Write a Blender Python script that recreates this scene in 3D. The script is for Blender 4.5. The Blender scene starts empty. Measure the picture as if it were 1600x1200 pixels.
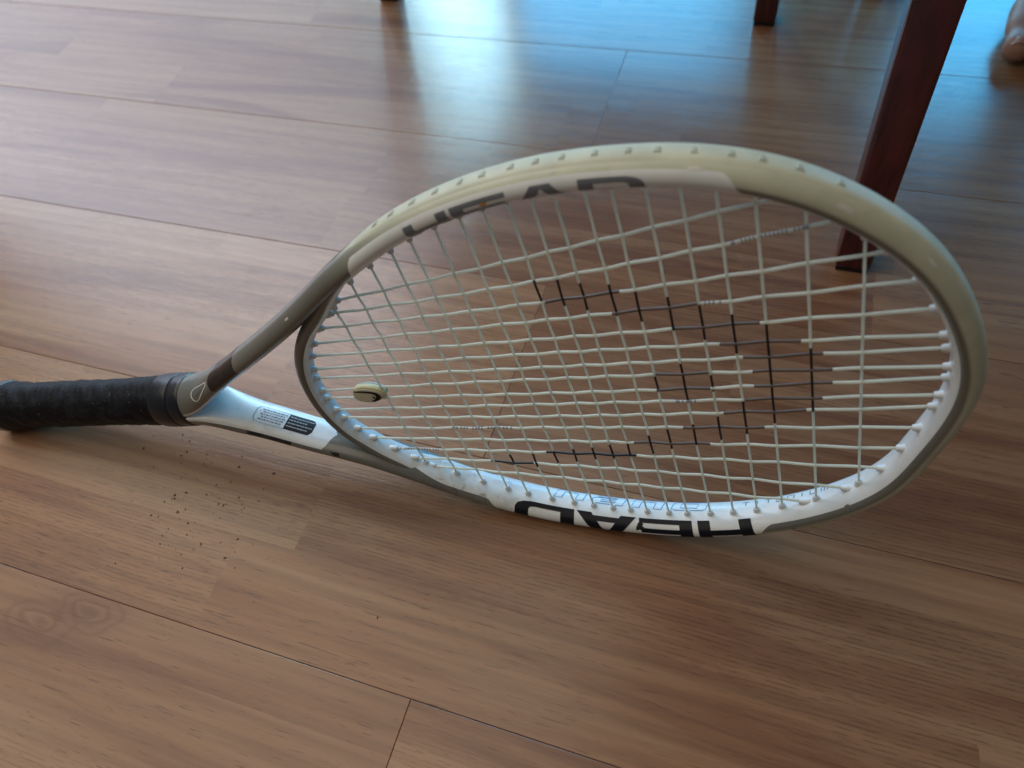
import bpy, bmesh, math, random
import numpy as np
from mathutils import Vector, Matrix
random.seed(4); rng = np.random.default_rng(7)
S = bpy.context.scene; COL = S.collection
R = math.radians
# ------------------------------------------------------------------ camera
CP = Vector((0.12120, -0.72157, 0.47209))
CX = Vector((0.94820253, 0.29779308, -0.11059499))
CY = Vector((0.19268906, -0.8159619, -0.5450478))
CZ = Vector((-0.25255276, 0.49550525, -0.83107861))
cam = bpy.data.cameras.new('camera'); camo = bpy.data.objects.new('camera', cam); COL.objects.link(camo)
camo.matrix_world = Matrix(((CX.x, -CY.x, -CZ.x, CP.x), (CX.y, -CY.y, -CZ.y, CP.y), (CX.z, -CY.z, -CZ.z, CP.z), (0, 0, 0, 1)))
cam.sensor_width = 36; cam.lens = 36*1140.2/1600; cam.clip_start = 0.01; cam.clip_end = 60
cam.dof.use_dof = True; cam.dof.focus_distance = 0.455; cam.dof.aperture_fstop = 6.2
S.camera = camo
# ------------------------------------------------------------------ light of the room
S.view_settings.view_transform = 'Standard'; S.view_settings.look = 'None'
S.view_settings.exposure = 0.1; S.view_settings.gamma = 1
W = bpy.data.worlds.new('World'); S.world = W; W.use_nodes = True
W.node_tree.nodes['Background'].inputs[0].default_value = (1.0, 0.93, 0.86, 1)
W.node_tree.nodes['Background'].inputs[1].default_value = 0.095
def lamp(name, x, y, z, sx, sy, rx, ry, rz, col, rad):
    L = bpy.data.lights.new(name, 'AREA'); L.shape = 'RECTANGLE'; L.size = sx; L.size_y = sy
    L.color = col; L.energy = rad*math.pi*sx*sy            # rad = the pane's own radiance
    o = bpy.data.objects.new(name, L); COL.objects.link(o); o.location = (x, y, z); o.rotation_euler = (R(rx), R(ry), R(rz)); return o
# windows in the far wall facing -y (towards the camera), and the bright curtained side at the left
lamp('window_pane_light', -1.26, 2.2, 1.12, .38, 1.65, -90, 0, 0, (.42, .80, 1.0), 20.0)
lamp('window_pane_light', -0.55, 2.2, 0.95, 1.04, 1.30, -90, 0, 0, (.06, .52, 1.0), 10.5)
lamp('window_pane_light', 1.25, 2.2, .95, 1.4, 1.3, -90, 0, 0, (.06, .52, 1.0), 12.5)
lamp('curtain_light', -4.1, 2.3, 1.3, 4.6, 2.2, -90, 0, 0, (.66, .78, 1.0), 2.3)
lamp('curtain_light', -4.1, 2.3, 3.9, 4.6, 3.0, -90, 0, 0, (.74, .83, 1.0), 5.2)
lamp('left_room_light', -1.5, -0.1, 2.4, 3.0, 3.4, 0, 0, 0, (1.0, .87, .70), 1.5)
# ------------------------------------------------------------------ helpers
def mesh(name, V, F, mat=None, parent=None, smooth=True, midx=None):
    me = bpy.data.meshes.new(name); me.from_pydata([tuple(map(float, v)) for v in V], [], [tuple(int(i) for i in f) for f in F]); me.update()
    if smooth: me.polygons.foreach_set('use_smooth', [True]*len(me.polygons))
    for m in (mat if isinstance(mat, (list, tuple)) else [mat] if mat else []): me.materials.append(m)
    if midx is not None: me.polygons.foreach_set('material_index', [int(i) for i in midx])
    o = bpy.data.objects.new(name, me); COL.objects.link(o)
    if parent: o.parent = parent
    return o
def tag(o, label=None, cat=None, group=None, kind=None):
    if label: o['label'] = label
    if cat: o['category'] = cat
    if group: o['group'] = group
    if kind: o['kind'] = kind
    return o
def empty(name, loc=(0, 0, 0), mat=None):
    o = bpy.data.objects.new(name, None); COL.objects.link(o); o.empty_display_size = .02
    if mat is not None: o.matrix_world = mat
    else: o.location = loc
    return o
def tube(P, r, nseg=8, up=None, cap=True):
    """rings round a polyline; r scalar or list"""
    P = np.asarray(P, float); n = len(P); T = np.gradient(P, axis=0); T /= np.linalg.norm(T, axis=1)[:, None]
    r = np.full(n, r) if np.isscalar(r) else np.asarray(r)
    ref = np.array(up if up is not None else ([0, 0, 1.] if abs(T[0][2]) < .9 else [1., 0, 0]))
    V = []; F = []
    for i in range(n):
        a = ref - T[i]*(ref@T[i]); a /= np.linalg.norm(a); b = np.cross(T[i], a); ref = a
        for k in range(nseg):
            t = 2*math.pi*k/nseg; V.append(P[i]+r[i]*(math.cos(t)*a+math.sin(t)*b))
    for i in range(n-1):
        for k in range(nseg):
            k2 = (k+1) % nseg; F.append((i*nseg+k, i*nseg+k2, (i+1)*nseg+k2, (i+1)*nseg+k))
    if cap: F.append(tuple(range(nseg))[::-1]); F.append(tuple((n-1)*nseg+k for k in range(nseg)))
    return V, F
def box(x0, x1, y0, y1, z0, z1, b=0.0):
    bm = bmesh.new(); bmesh.ops.create_cube(bm, size=1)
    for v in bm.verts: v.co = Vector((x0+(x1-x0)*(v.co.x+.5), y0+(y1-y0)*(v.co.y+.5), z0+(z1-z0)*(v.co.z+.5)))
    if b: bmesh.ops.bevel(bm, geom=list(bm.edges), offset=b, segments=2, profile=.6, affect='EDGES')
    V = [v.co[:] for v in bm.verts]; bm.verts.index_update(); F = [[v.index for v in f.verts] for f in bm.faces]; bm.free(); return V, F
# ------------------------------------------------------------------ materials
class NT:
    def __init__(s, name):
        s.m = bpy.data.materials.new(name); s.m.use_nodes = True; s.t = s.m.node_tree; s.b = s.t.nodes['Principled BSDF']
    def n(s, typ, **kw):
        x = s.t.nodes.new(typ)
        for k, v in kw.items():
            if k.startswith('i_'):
                key = k[2:]; key = int(key) if key.isdigit() else key.replace('_', ' ')
                x.inputs[key].default_value = v
            else: setattr(x, k, v)
        return x
    def l(s, a, b): s.t.links.new(a, b)
    def math(s, op, a, b=None, c=None, clamp=False):
        x = s.n('ShaderNodeMath', operation=op); x.use_clamp = clamp
        for i, v in enumerate((a, b, c)):
            if v is None: continue
            if isinstance(v, (int, float)): x.inputs[i].default_value = v
            else: s.l(v, x.inputs[i])
        return x.outputs[0]
    def mix(s, f, a, b, typ='MIX'):
        x = s.n('ShaderNodeMix', data_type='RGBA', blend_type=typ)
        for i, v in ((0, f), (6, a), (7, b)):
            if isinstance(v, (int, float)): x.inputs[i].default_value = v
            elif isinstance(v, tuple): x.inputs[i].default_value = (*v, 1)
            else: s.l(v, x.inputs[i])
        return x.outputs[2]
    def ramp(s, f, stops):
        x = s.n('ShaderNodeValToRGB'); e = x.color_ramp.elements
        while len(e) < len(stops): e.new(.5)
        for el, (p, c) in zip(e, stops): el.position = p; el.color = (c, c, c, 1) if isinstance(c, (int, float)) else (*c, 1)
        s.l(f, x.inputs[0]); return x.outputs[0]
    def noise(s, vec, scale, detail=4, rough=.55, dist=0.0):
        x = s.n('ShaderNodeTexNoise'); x.inputs['Scale'].default_value = scale; x.inputs['Detail'].default_value = detail
        x.inputs['Roughness'].default_value = rough; x.inputs['Distortion'].default_value = dist
        if vec is not None: s.l(vec, x.inputs['Vector'])
        return x.outputs['Fac']
    def mapv(s, vec, sc=(1, 1, 1), loc=(0, 0, 0)):
        x = s.n('ShaderNodeMapping'); x.inputs['Scale'].default_value = sc; x.inputs['Location'].default_value = loc; s.l(vec, x.inputs['Vector']); return x.outputs[0]
    def bump(s, h, strength, dist=.001):
        x = s.n('ShaderNodeBump'); x.inputs['Strength'].default_value = strength; x.inputs['Distance'].default_value = dist
        s.l(h, x.inputs['Height']); s.l(x.outputs[0], s.b.inputs['Normal'])
    def set(s, **kw):
        for k, v in kw.items():
            i = s.b.inputs[k.replace('_', ' ')]
            if isinstance(v, (int, float)): i.default_value = v
            elif isinstance(v, tuple): i.default_value = (*v, 1) if i.type == 'RGBA' else v
            else: s.l(v, i)
        return s
def plain(name, col, rough=.4, bumps=None, **kw):
    t = NT(name); tc = t.n('ShaderNodeTexCoord')
    nz = t.noise(tc.outputs['Object'], 60, 5)
    c = t.mix(t.ramp(nz, [(.3, .0), (.7, 1.)]), tuple(x*.86 for x in col), tuple(min(1, x*1.1) for x in col))
    t.set(Base_Color=c, Roughness=rough, **kw)
    if bumps: t.bump(t.noise(tc.outputs['Object'], bumps[0], 6), bumps[1], bumps[2])
    return t.m
PW = 0.16895                                        # plank width
def floor_material():
    t = NT('laminate'); tc = t.n('ShaderNodeTexCoord'); oi = t.n('ShaderNodeObjectInfo')
    at = t.n('ShaderNodeAttribute', attribute_type='OBJECT', attribute_name='seed')
    sd = at.outputs['Fac']
    sx = t.n('ShaderNodeSeparateXYZ'); t.l(tc.outputs['Object'], sx.inputs[0])
    x, y = sx.outputs[0], sx.outputs[1]
    # wavy edge between the printed strips
    wob = t.noise(t.mapv(tc.outputs['Object'], (7, 40, 1)), 1.0, 3)
    wobx = t.math('MULTIPLY', t.math('SUBTRACT', t.noise(t.mapv(tc.outputs['Object'], (40, 120, 1)), 1, 2), .5), .004)
    yy = t.math('ADD', y, t.math('MULTIPLY', t.math('SUBTRACT', wob, .5), .006))
    sid = t.math('FLOOR', t.math('MULTIPLY', t.math('ADD', yy, PW/2), 2.0/PW*1.25))
    r1 = t.n('ShaderNodeTexWhiteNoise', noise_dimensions='2D'); cb = t.n('ShaderNodeCombineXYZ'); t.l(sid, cb.inputs[0]); t.l(sd, cb.inputs[1]); t.l(cb.outputs[0], r1.inputs['Vector'])
    seg = t.math('FLOOR', t.math('ADD', t.math('MULTIPLY', t.math('ADD', x, wobx), 2.1), t.math('MULTIPLY', r1.outputs['Value'], 7.3)))
    r2 = t.n('ShaderNodeTexWhiteNoise', noise_dimensions='3D'); cb2 = t.n('ShaderNodeCombineXYZ'); t.l(sid, cb2.inputs[0]); t.l(seg, cb2.inputs[1]); t.l(sd, cb2.inputs[2]); t.l(cb2.outputs[0], r2.inputs['Vector'])
    tone = r2.outputs['Value']
    # grain coordinates, shifted per strip
    off = t.n('ShaderNodeCombineXYZ'); t.l(t.math('MULTIPLY', tone, 31.0), off.inputs[0]); t.l(t.math('MULTIPLY', tone, 17.0), off.inputs[1]); t.l(t.math('MULTIPLY', sd, 9.0), off.inputs[2])
    va = t.n('ShaderNodeVectorMath', operation='ADD'); t.l(tc.outputs['Object'], va.inputs[0]); t.l(off.outputs[0], va.inputs[1]); v = va.outputs[0]
    big = t.noise(t.mapv(v, (1.5, 19, 1)), 1, 5, .6, 1.1)
    rings = t.n('ShaderNodeTexWave', wave_type='BANDS', bands_direction='Y', wave_profile='SIN')
    t.l(t.mapv(v, (1.1, 14, 1)), rings.inputs['Vector']); rings.inputs['Scale'].default_value = 1.5; rings.inputs['Distortion'].default_value = 7.5
    rings.inputs['Detail'].default_value = 3; rings.inputs['Detail Scale'].default_value = .9; rings.inputs['Detail Roughness'].default_value = .55
    fine = t.noise(t.mapv(v, (28, 620, 1)), 1, 4, .6)
    fib = t.noise(t.mapv(v, (7, 210, 1)), 1, 3, .6)
    pores = t.math('MAXIMUM', t.noise(t.mapv(v, (26, 430, 1)), 1, 3, .6), t.math('SUBTRACT', t.noise(t.mapv(v, (60, 760, 1)), 1, 2, .5), .02))
    dens = t.ramp(t.noise(t.mapv(v, (2.2, 8, 1)), 1, 2), [(.36, .2), (.56, 1.)])
    vy = t.n('ShaderNodeSeparateXYZ'); t.l(v, vy.inputs[0])
    drift = t.noise(t.mapv(v, (5, 14, 1)), 1, 3)
    ruled = t.math('SINE', t.math('ADD', t.math('MULTIPLY', vy.outputs[1], 2200.0), t.math('MULTIPLY', drift, 16.0)))
    dash = t.ramp(t.noise(t.mapv(v, (75, 420, 1)), 1, 3, .6), [(.44, 0.), (.54, 1.)])
    where = t.ramp(t.noise(t.mapv(v, (1.3, 7, 1)), 1, 2), [(.44, .08), (.58, 1.)])
    lines = t.math('MULTIPLY', t.math('MULTIPLY', t.ramp(ruled, [(.35, 0.), (.95, 1.)]), dash), where)
    porem = t.math('MAXIMUM', t.math('MULTIPLY', lines, .75), t.math('MULTIPLY', t.ramp(pores, [(.635, 0.), (.68, 1.)]), dens))
    cA, cB, cC = (.318, .158, .079), (.276, .130, .066), (.410, .248, .142)
    base = t.mix(t.ramp(tone, [(.15, 0.), (.85, 1.)]), cB, cA)
    base = t.mix(t.math('MULTIPLY', t.ramp(big, [(.40, 0.), (.68, 1.)]), .8), base, cC)
    base = t.mix(t.math('MULTIPLY', t.ramp(big, [(.30, 1.), (.47, 0.)]), .75), base, (.150, .060, .040))
    base = t.mix(t.math('MULTIPLY', t.ramp(rings.outputs['Fac'], [(.05, 1.), (.45, 0.)]), .22), base, (.13, .06, .036))
    base = t.mix(t.math('MULTIPLY', t.ramp(fib, [(.35, 1.), (.55, 0.)]), .28), base, (.13, .063, .037))
    base = t.mix(t.math('MULTIPLY', t.ramp(fine, [(.5, 0.), (.72, 1.)]), .22), base, (.38, .24, .16))
    base = t.mix(t.math('MULTIPLY', porem, .6), base, (.055, .025, .016))
    # a few knots
    vo = t.n('ShaderNodeTexVoronoi', feature='F1'); t.l(t.mapv(v, (2.2, 7.5, 1)), vo.inputs['Vector']); vo.inputs['Scale'].default_value = 1.0
    kn = t.math('ADD', vo.outputs['Distance'], t.math('MULTIPLY', t.noise(t.mapv(v, (22, 60, 1)), 1, 3), .16))
    kr = t.math('SINE', t.math('MULTIPLY', kn, 95.0))
    km = t.math('MULTIPLY', t.ramp(kn, [(.06, 1.), (.23, 0.)]), t.ramp(kr, [(.25, 0.), (.9, 1.)]))
    base = t.mix(t.math('MULTIPLY', km, .5), base, (.12, .055, .035))
    base = t.mix(t.math('MULTIPLY', t.math('FRACT', t.math('MULTIPLY', sd, 7.31)), .42), base, (.148, .070, .043))
    for kx, ky, kr_ in ((.3859, .058, .030), (.4183, .072, .026)):
        kd = t.n('ShaderNodeVectorMath', operation='LENGTH'); ks = t.mapv(tc.outputs['Object'], (1.0, 1.9, 0), (-kx, -ky*1.9, 0)); t.l(ks, kd.inputs[0])
        kk = t.math('ADD', kd.outputs['Value'], t.math('MULTIPLY', t.math('SUBTRACT', t.noise(t.mapv(v, (24, 44, 1)), 1, 2), .5), .034))
        on = t.math('LESS_THAN', t.math('ABSOLUTE', t.math('SUBTRACT', sd, 99.0)), .5)
        km = t.math('MULTIPLY', t.math('MULTIPLY', t.ramp(t.math('MULTIPLY', kk, .028/kr_*20), [(.0, .75), (.08, .6), (.17, .25), (.24, .75), (.33, .35), (.40, .28), (.50, .55), (.60, .22), (.75, .10), (.95, 0.)]), 1.0), on)
        base = t.mix(t.math('MULTIPLY', km, .85), base, (.125, .046, .030))
    t.set(Base_Color=base, Specular_IOR_Level=.5)
    rg = t.noise(t.mapv(tc.outputs['Object'], (30, 90, 1)), 1, 3)
    t.set(Roughness=t.math('ADD', .20, t.math('MULTIPLY', rg, .08)))
    dimple = t.noise(t.mapv(tc.outputs['Object'], (150, 260, 1)), 1, 3, .6)
    h = t.math('SUBTRACT', t.math('ADD', t.math('MULTIPLY', dimple, .55), t.math('MULTIPLY', fine, .3)), t.math('MULTIPLY', porem, .8))
    t.bump(h, .13, .0005)
    return t.m
M = {}
M['laminate'] = floor_material()
M['seam'] = plain('seam_core', (.09, .05, .033), .8)
M['string'] = plain('string_white', (.92, .91, .80), .3, Specular_IOR_Level=.5)
_st = M['string'].node_tree; _tr = _st.nodes.new('ShaderNodeBsdfTranslucent'); _tr.inputs[0].default_value = (.94, .93, .82, 1)
_mx = _st.nodes.new('ShaderNodeMixShader'); _mx.inputs[0].default_value = .45; _out = [n for n in _st.nodes if n.type == 'OUTPUT_MATERIAL'][0]
_st.links.new(_st.nodes['Principled BSDF'].outputs[0], _mx.inputs[1]); _st.links.new(_tr.outputs[0], _mx.inputs[2]); _st.links.new(_mx.outputs[0], _out.inputs[0])
M['string_black'] = plain('stencil_black', (.012, .012, .013), .45)
M['string_brown'] = plain('stencil_brown', (.125, .092, .078), .5)
M['string_print'] = plain('string_print', (.33, .33, .38), .5)
M['grommet'] = plain('grommet_plastic', (.74, .81, .83), .35)
M['hole'] = plain('hole_dark', (.02, .025, .025), .6)
M['guard'] = plain('guard_plastic', (.55, .58, .45), .55, (90, .1, .0005))
M['notch'] = plain('notch_tan', (.40, .42, .32), .6)
M['ink_black'] = plain('ink_black', (.006, .008, .014), .36, Specular_IOR_Level=.2)
M['ink_grey'] = plain('ink_grey', (.15, .17, .20), .4)
M['ink_blue'] = plain('ink_blue', (.06, .24, .48), .4)
M['ink_slate'] = plain('ink_slate', (.10, .15, .22), .4)
M['ink_pale'] = plain('ink_pale', (.38, .42, .45), .4)
M['ink_white'] = plain('ink_white', (.80, .82, .80), .4)
M['mud'] = plain('mud', (.018, .014, .011), .9, (900, .8, .001))
M['rubber'] = plain('rubber_black', (.007, .011, .018), .34, (300, .25, .0006))
M['damper'] = plain('damper_rubber', (.66, .63, .36), .45)
M['damper_clear'] = plain('damper_grey', (.42, .47, .45), .3)
M['chair'] = plain('chair_wood', (.075, .009, .010), .28, (120, .15, .0006), Coat_Weight=.3, Coat_Roughness=.15)
def wood_material():
    t = NT('chair_wood'); tc = t.n('ShaderNodeTexCoord'); v = tc.outputs['Object']
    g = t.noise(t.mapv(v, (150, 150, 5)), 1, 5, .6, .4); w = t.ramp(t.noise(v, 70, 5), [(.62, 0.), (.72, 1.)])
    c = t.mix(t.ramp(g, [(.35, 0.), (.7, 1.)]), (.040, .006, .007), (.105, .014, .014))
    c = t.mix(t.math('MULTIPLY', w, .12), c, (.20, .07, .05))
    t.set(Base_Color=c, Roughness=t.math('ADD', .22, t.math('MULTIPLY', g, .15)), Coat_Weight=.3, Coat_Roughness=.15)
    t.bump(g, .12, .0006); return t.m
M['chair'] = wood_material()
M['pad'] = plain('felt_pad', (.012, .010, .010), .9)
M['skin'] = plain('skin', (.40, .21, .15), .5, (260, .12, .0006), Subsurface_Weight=.12, Subsurface_Radius=(.012, .005, .003))
M['nail'] = plain('toenail', (.50, .30, .24), .3)
M['crumb'] = plain('crumb', (.02, .015, .012), .9)
def grip_material():
    t = NT('grip_tape'); tc = t.n('ShaderNodeTexCoord'); v = tc.outputs['Object']
    dust = t.ramp(t.noise(t.mapv(v, (1, 1.6, 1.6)), 75, 6, .65, .6), [(.46, 0.), (.70, 1.)])
    speck = t.ramp(t.noise(v, 520, 2), [(.69, 0.), (.73, 1.)])
    c = t.mix(t.math('MULTIPLY', dust, .38), (.0022, .003, .005), (.030, .046, .068))
    c = t.mix(t.math('MULTIPLY', speck, .35), c, (.30, .34, .36))
    t.set(Base_Color=c, Roughness=.60, Specular_IOR_Level=.2)
    t.bump(t.noise(v, 420, 5, .7), .5, .0008); return t.m
M['grip'] = grip_material()
def paint_material():
    """white inner wall / champagne outside / black arm band, from uv = (along, round) and the edge attribute"""
    t = NT('frame_paint'); uv = t.n('ShaderNodeUVMap', uv_map='uv'); sp = t.n('ShaderNodeSeparateXYZ'); t.l(uv.outputs[0], sp.inputs[0])
    s_, q = sp.outputs[0], sp.outputs[1]
    ed = t.n('ShaderNodeAttribute', attribute_name='edge').outputs['Fac']; bd = t.n('ShaderNodeAttribute', attribute_name='band').outputs['Fac']
    tc = t.n('ShaderNodeTexCoord'); v = tc.outputs['Object']
    aq = t.math('ABSOLUTE', q)
    white = t.math('LESS_THAN', aq, ed)
    # the band's ends curve with the way round the tube
    bmask = t.math('GREATER_THAN', t.math('ADD', bd, t.math('MULTIPLY', t.math('POWER', t.math('MULTIPLY', t.math('SUBTRACT', aq, .0185), 1/.01), 2.0), -.28)), .5)
    flake = t.noise(v, 2600, 2)
    cap = t.n('ShaderNodeAttribute', attribute_name='cap').outputs['Fac']
    champ = t.mix(t.ramp(flake, [(.35, 0.), (.65, 1.)]), (.130, .136, .122), (.178, .185, .166))
    capm = t.math('MULTIPLY', cap, t.ramp(t.math('MULTIPLY', aq, 50.0), [(.70, 0.), (.78, 1.)]))
    champ = t.mix(capm, champ, t.mix(t.ramp(t.noise(v, 40, 4), [(.35, 0.), (.7, 1.)]), (.46, .49, .37), (.56, .59, .46)))
    wcol = t.mix(t.ramp(t.noise(v, 35, 5), [(.35, 0.), (.7, 1.)]), (.70, .76, .78), (.80, .83, .83))
    c = t.mix(white, t.mix(bmask, champ, (.005, .007, .011)), wcol)
    # scuffs and grime: scattered scratches, plus grime where the hoop has been dragged (dirt attribute)
    dt = t.n('ShaderNodeAttribute', attribute_name='dirt').outputs['Fac']
    gr = t.math('MULTIPLY', dt, t.ramp(t.noise(v, 150, 6, .7, .5), [(.58, 0.), (.68, 1.)]))
    gr2 = t.math('MULTIPLY', dt, t.ramp(t.noise(v, 90, 4, .6), [(.45, 0.), (.75, .45)]))
    sc = t.math('MULTIPLY', t.ramp(t.noise(t.mapv(v, (60, 900, 300)), 1, 3), [(.71, 0.), (.75, 1.)]), .35)
    c = t.mix(t.math('MAXIMUM', gr2, sc), c, (.30, .27, .23))
    c = t.mix(t.math('MULTIPLY', gr, .6), c, (.05, .04, .035))
    t.set(Base_Color=c, Roughness=t.math('ADD', t.math('MULTIPLY', capm, .2), .28), Coat_Weight=t.math('MULTIPLY', t.math('SUBTRACT', 1.0, cap), .16), Coat_Roughness=.2, Specular_IOR_Level=.5)
    t.set(Metallic=t.math('MULTIPLY', t.math('SUBTRACT', 1.0, t.math('MAXIMUM', white, bmask)), .08))
    return t.m
M['paint'] = paint_material()
# ------------------------------------------------------------------ floor: planks laid in rows, each its own piece
V, F = box(-3.2, 3.2, -1.6, 2.3, -.03, -.0085)
floor = tag(mesh('floor', V, F, M['seam'], smooth=False), kind='structure')
plank_meshes = {}
def plank(x0, x1, k, seed):
    g = .00013; L = x1-x0-2*g; Wd = PW-2*g
    key = round(L, 4)
    if key not in plank_meshes:
        bev = .0004; V = []; F = []
        hx, hy = L/2, Wd/2
        for (a, b, z) in ((hx, hy, -.008), (hx, hy, -bev*.7), (hx-bev, hy-bev, 0)):
            V += [(-a, -b, z), (a, -b, z), (a, b, z), (-a, b, z)]
        for r in (0, 1):
            for i in range(4): F.append((r*4+i, r*4+(i+1) % 4, r*4+4+(i+1) % 4, r*4+4+i))
        F.append((8, 9, 10, 11))
        o = mesh('plank', V, F, M['laminate'], floor, smooth=False); plank_meshes[key] = o.data
    else:
        o = bpy.data.objects.new('plank', plank_meshes[key]); COL.objects.link(o); o.parent = floor
    o.location = ((x0+x1)/2, -(k+.5)*PW, 0); o['seed'] = float(seed)
PL = 1.31
for k in range(-13, 9):
    j = -.022 if k % 2 == 0 else -.022+.44
    j = {0: -.0290, 2: -.0233, 4: -.0139}.get(k, j)
    for a in (-2, -1, 0, 1, 2):
        x0 = j+a*PL; x1 = x0+PL
        if x1 < -3.1 or x0 > 3.1: continue
        plank(x0, x1, k, 99.0 if (k == 4 and a == -1) else round(rng.random()*8, 3))
# ------------------------------------------------------------------ racket frame of reference
RU = Vector((0.96587268, 0.11695269, 0.23111043)); RV = Vector((-0.2477314, 0.15660159, 0.95608844)); RN = Vector((0.07562486, -0.98071301, 0.18023005))
RP = Vector((-0.06889898, -0.52326945, 0.09730212))
B0 = Vector((.122, -.1312, 0))                     # base: where the hoop touches the floor
RP.z += .0013
base = RP+RU*B0.x+RV*B0.y
racket = empty('tennis_racket', mat=Matrix(((RU.x, RV.x, RN.x, base.x), (RU.y, RV.y, RN.y, base.y), (RU.z, RV.z, RN.z, base.z), (0, 0, 0, 1))))
tag(racket, 'white and champagne tennis racket standing on its hoop edge, worn black grip', 'tennis racket')
b0 = np.array(B0)
def loc(P): return np.asarray(P, float)-b0
# inner wall of the one tube that runs up one arm, round the head and down the other arm
half_top = [(-.0968, .0238), (-.0700, .0372), (-.0430, .0512), (-.0240, .0618), (-.0060, .0722), (.0106, .0823), (.0304, .0930), (.0450, .1002), (.0618, .1078), (.0801, .1140), (.0971, .1183), (.1183, .1220), (.1371, .1238), (.1548, .1240),
            (.1799, .1222), (.1956, .1200), (.2100, .1168), (.2241, .1122), (.2405, .1048), (.2567, .0944), (.2736, .0797), (.2862, .0652), (.2956, .0484), (.3030, .0290), (.3068, .0120)]
bot_G = [(.3062, .0020), (.3039, -.0159), (.3013, -.0250), (.2957, -.0394), (.2897, -.0536), (.2829, -.0690), (.2708, -.0845), (.2600, -.0930), (.2475, -.1008), (.2290, -.1091), (.2142, -.1142), (.1995, -.1175), (.1848, -.1195), (.1710, -.1204), (.1578, -.1203),
         (.1449, -.1194), (.1332, -.1181), (.1210, -.1163), (.1082, -.1139), (.0945, -.1110), (.0802, -.1074), (.0669, -.1027), (.0515, -.0968), (.0358, -.0895), (.0188, -.0800)]
G = np.array(bot_G); tg = np.gradient(G, axis=0); tg /= np.linalg.norm(tg, axis=1)[:, None]; G = G+.0015*np.c_[tg[:, 1]*-1*-1, 0*tg[:, 1]]*0+.0015*np.c_[-tg[:, 1], tg[:, 0]]*1
path = [(-.178, .0004), (-.158, .0006), (-.143, .0012), (-.130, .0062), (-.1130, .0150)]+half_top+[tuple(g) for g in G]+[(.0040, -.0722), (-.0130, -.0622), (-.0300, -.0524), (-.0500, -.0432), (-.0750, -.0322), (-.0968, -.0216), (-.1130, -.0140), (-.130, -.0058), (-.143, -.0012), (-.158, -.0006), (-.178, -.0004)]
P = np.array(path)
def catmull(P, n):
    d = np.r_[0, np.cumsum(np.linalg.norm(np.diff(P, axis=0), axis=1))]
    T = np.linspace(0, d[-1], n); m = np.gradient(P, d, axis=0); out = []
    for t in T:
        i = min(np.searchsorted(d, t, 'right')-1, len(P)-2); h = d[i+1]-d[i]; u = (t-d[i])/h
        out.append((2*u**3-3*u*u+1)*P[i]+(u**3-2*u*u+u)*h*m[i]+(-2*u**3+3*u*u)*P[i+1]+(u**3-u*u)*h*m[i+1])
    return np.array(out)
def smooth(P, it):
    P = P.copy()
    for _ in range(it): P[1:-1] = .25*P[:-2]+.5*P[1:-1]+.25*P[2:]
    return P
IC = smooth(catmull(P, 520), 30); IC = catmull(IC, 520)
TT = np.gradient(IC, axis=0); TT /= np.linalg.norm(TT, axis=1)[:, None]
ON = np.c_[-TT[:, 1], TT[:, 0]]                     # outward normal (path runs clockwise seen from the near side)
SS = np.r_[0, np.cumsum(np.linalg.norm(np.diff(IC, axis=0), axis=1))]
NP_ = len(IC)
# cross-section (radial 0..1, half-thickness 0..1), from mid inner wall round the near side to mid outer wall
sec = [(0, 0), (.012, .20), (.035, .40), (.085, .60), (.16, .75), (.25, .90), (.34, .98), (.44, 1.02), (.56, 1.0), (.68, .93), (.80, .82), (.90, .68), (.965, .52), (1.0, .36), (1.0, .22), (.955, .16), (.945, 0)]
Bt = np.empty(NP_); Th = np.empty(NP_)
for i, (u, v) in enumerate(IC):
    Bt[i] = np.interp(u, [-.178, -.155, -.140, -.125, -.10, -.03, .03, .32], [.0176, .0178, .0176, .0156, .0134, .0131, .0134, .0134])
    Th[i] = np.interp(u, [-.178, -.15, -.137, -.11, -.05, .03, .32], [.0178, .0177, .0168, .0144, .0133, .0124, .0121])
ring = [(r, n) for r, n in sec]+[(r, -n) for r, n in sec[-2:0:-1]]
NR = len(ring); qs = np.zeros(NR)
pr = np.array([(r*.013, n*.0121) for r, n in sec]); qq = np.r_[0, np.cumsum(np.linalg.norm(np.diff(pr, axis=0), axis=1))]
for j in range(NR): qs[j] = qq[j] if j < len(sec) else -qq[NR-j]
VV = np.empty((NP_, NR, 3))
def sst(x, a, b): t = np.clip((x-a)/(b-a), 0, 1); return t*t*(3-2*t)
wc = 1-sst(IC[:, 0], -.152, -.112)                  # the two halves of the shaft close into one round handle
wg = sst(IC[:, 0], .006, .03)                       # string groove only round the head
for j, (r, n) in enumerate(ring):
    rr = r+(1-wg)*(1.0-r) if (r in (.955, .945)) else np.full(NP_, r)
    jj = j if j < len(sec) else NR-j
    if jj < 4: rc, nc = 0.0, (0, .28, .55, .82)[jj]
    else: ph = math.pi/2*(1-(jj-4)/(len(sec)-5)); rc, nc = math.cos(ph), math.sin(ph)
    if j >= len(sec): nc = -nc
    rr = rr*(1-wc)+rc*wc
    nn_ = n*(1-wc)+nc*wc
    VV[:, j, :2] = IC+ON*(rr*Bt)[:, None]; VV[:, j, 2] = nn_*Th
U_, V_ = IC[:, 0], IC[:, 1]
edge = np.where(U_ < -.058, .0100, 0.)*1.0
arm = sst(U_, -.063, -.057)
edge = np.where(V_ < 0, .0122, .0112)*(1-arm)
head = sst(U_, -.030, .016); edge = np.maximum(edge, .0102*head)
zone = np.where(V_ > 0, sst(U_, .030, .040)*(1-sst(U_, .214, .226)), sst(U_, .040, .054)*(1-sst(U_, .206, .222)))
zone = zone*(U_ < .25); edge = np.where(head > .5, edge+zone*.0098, edge)
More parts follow.
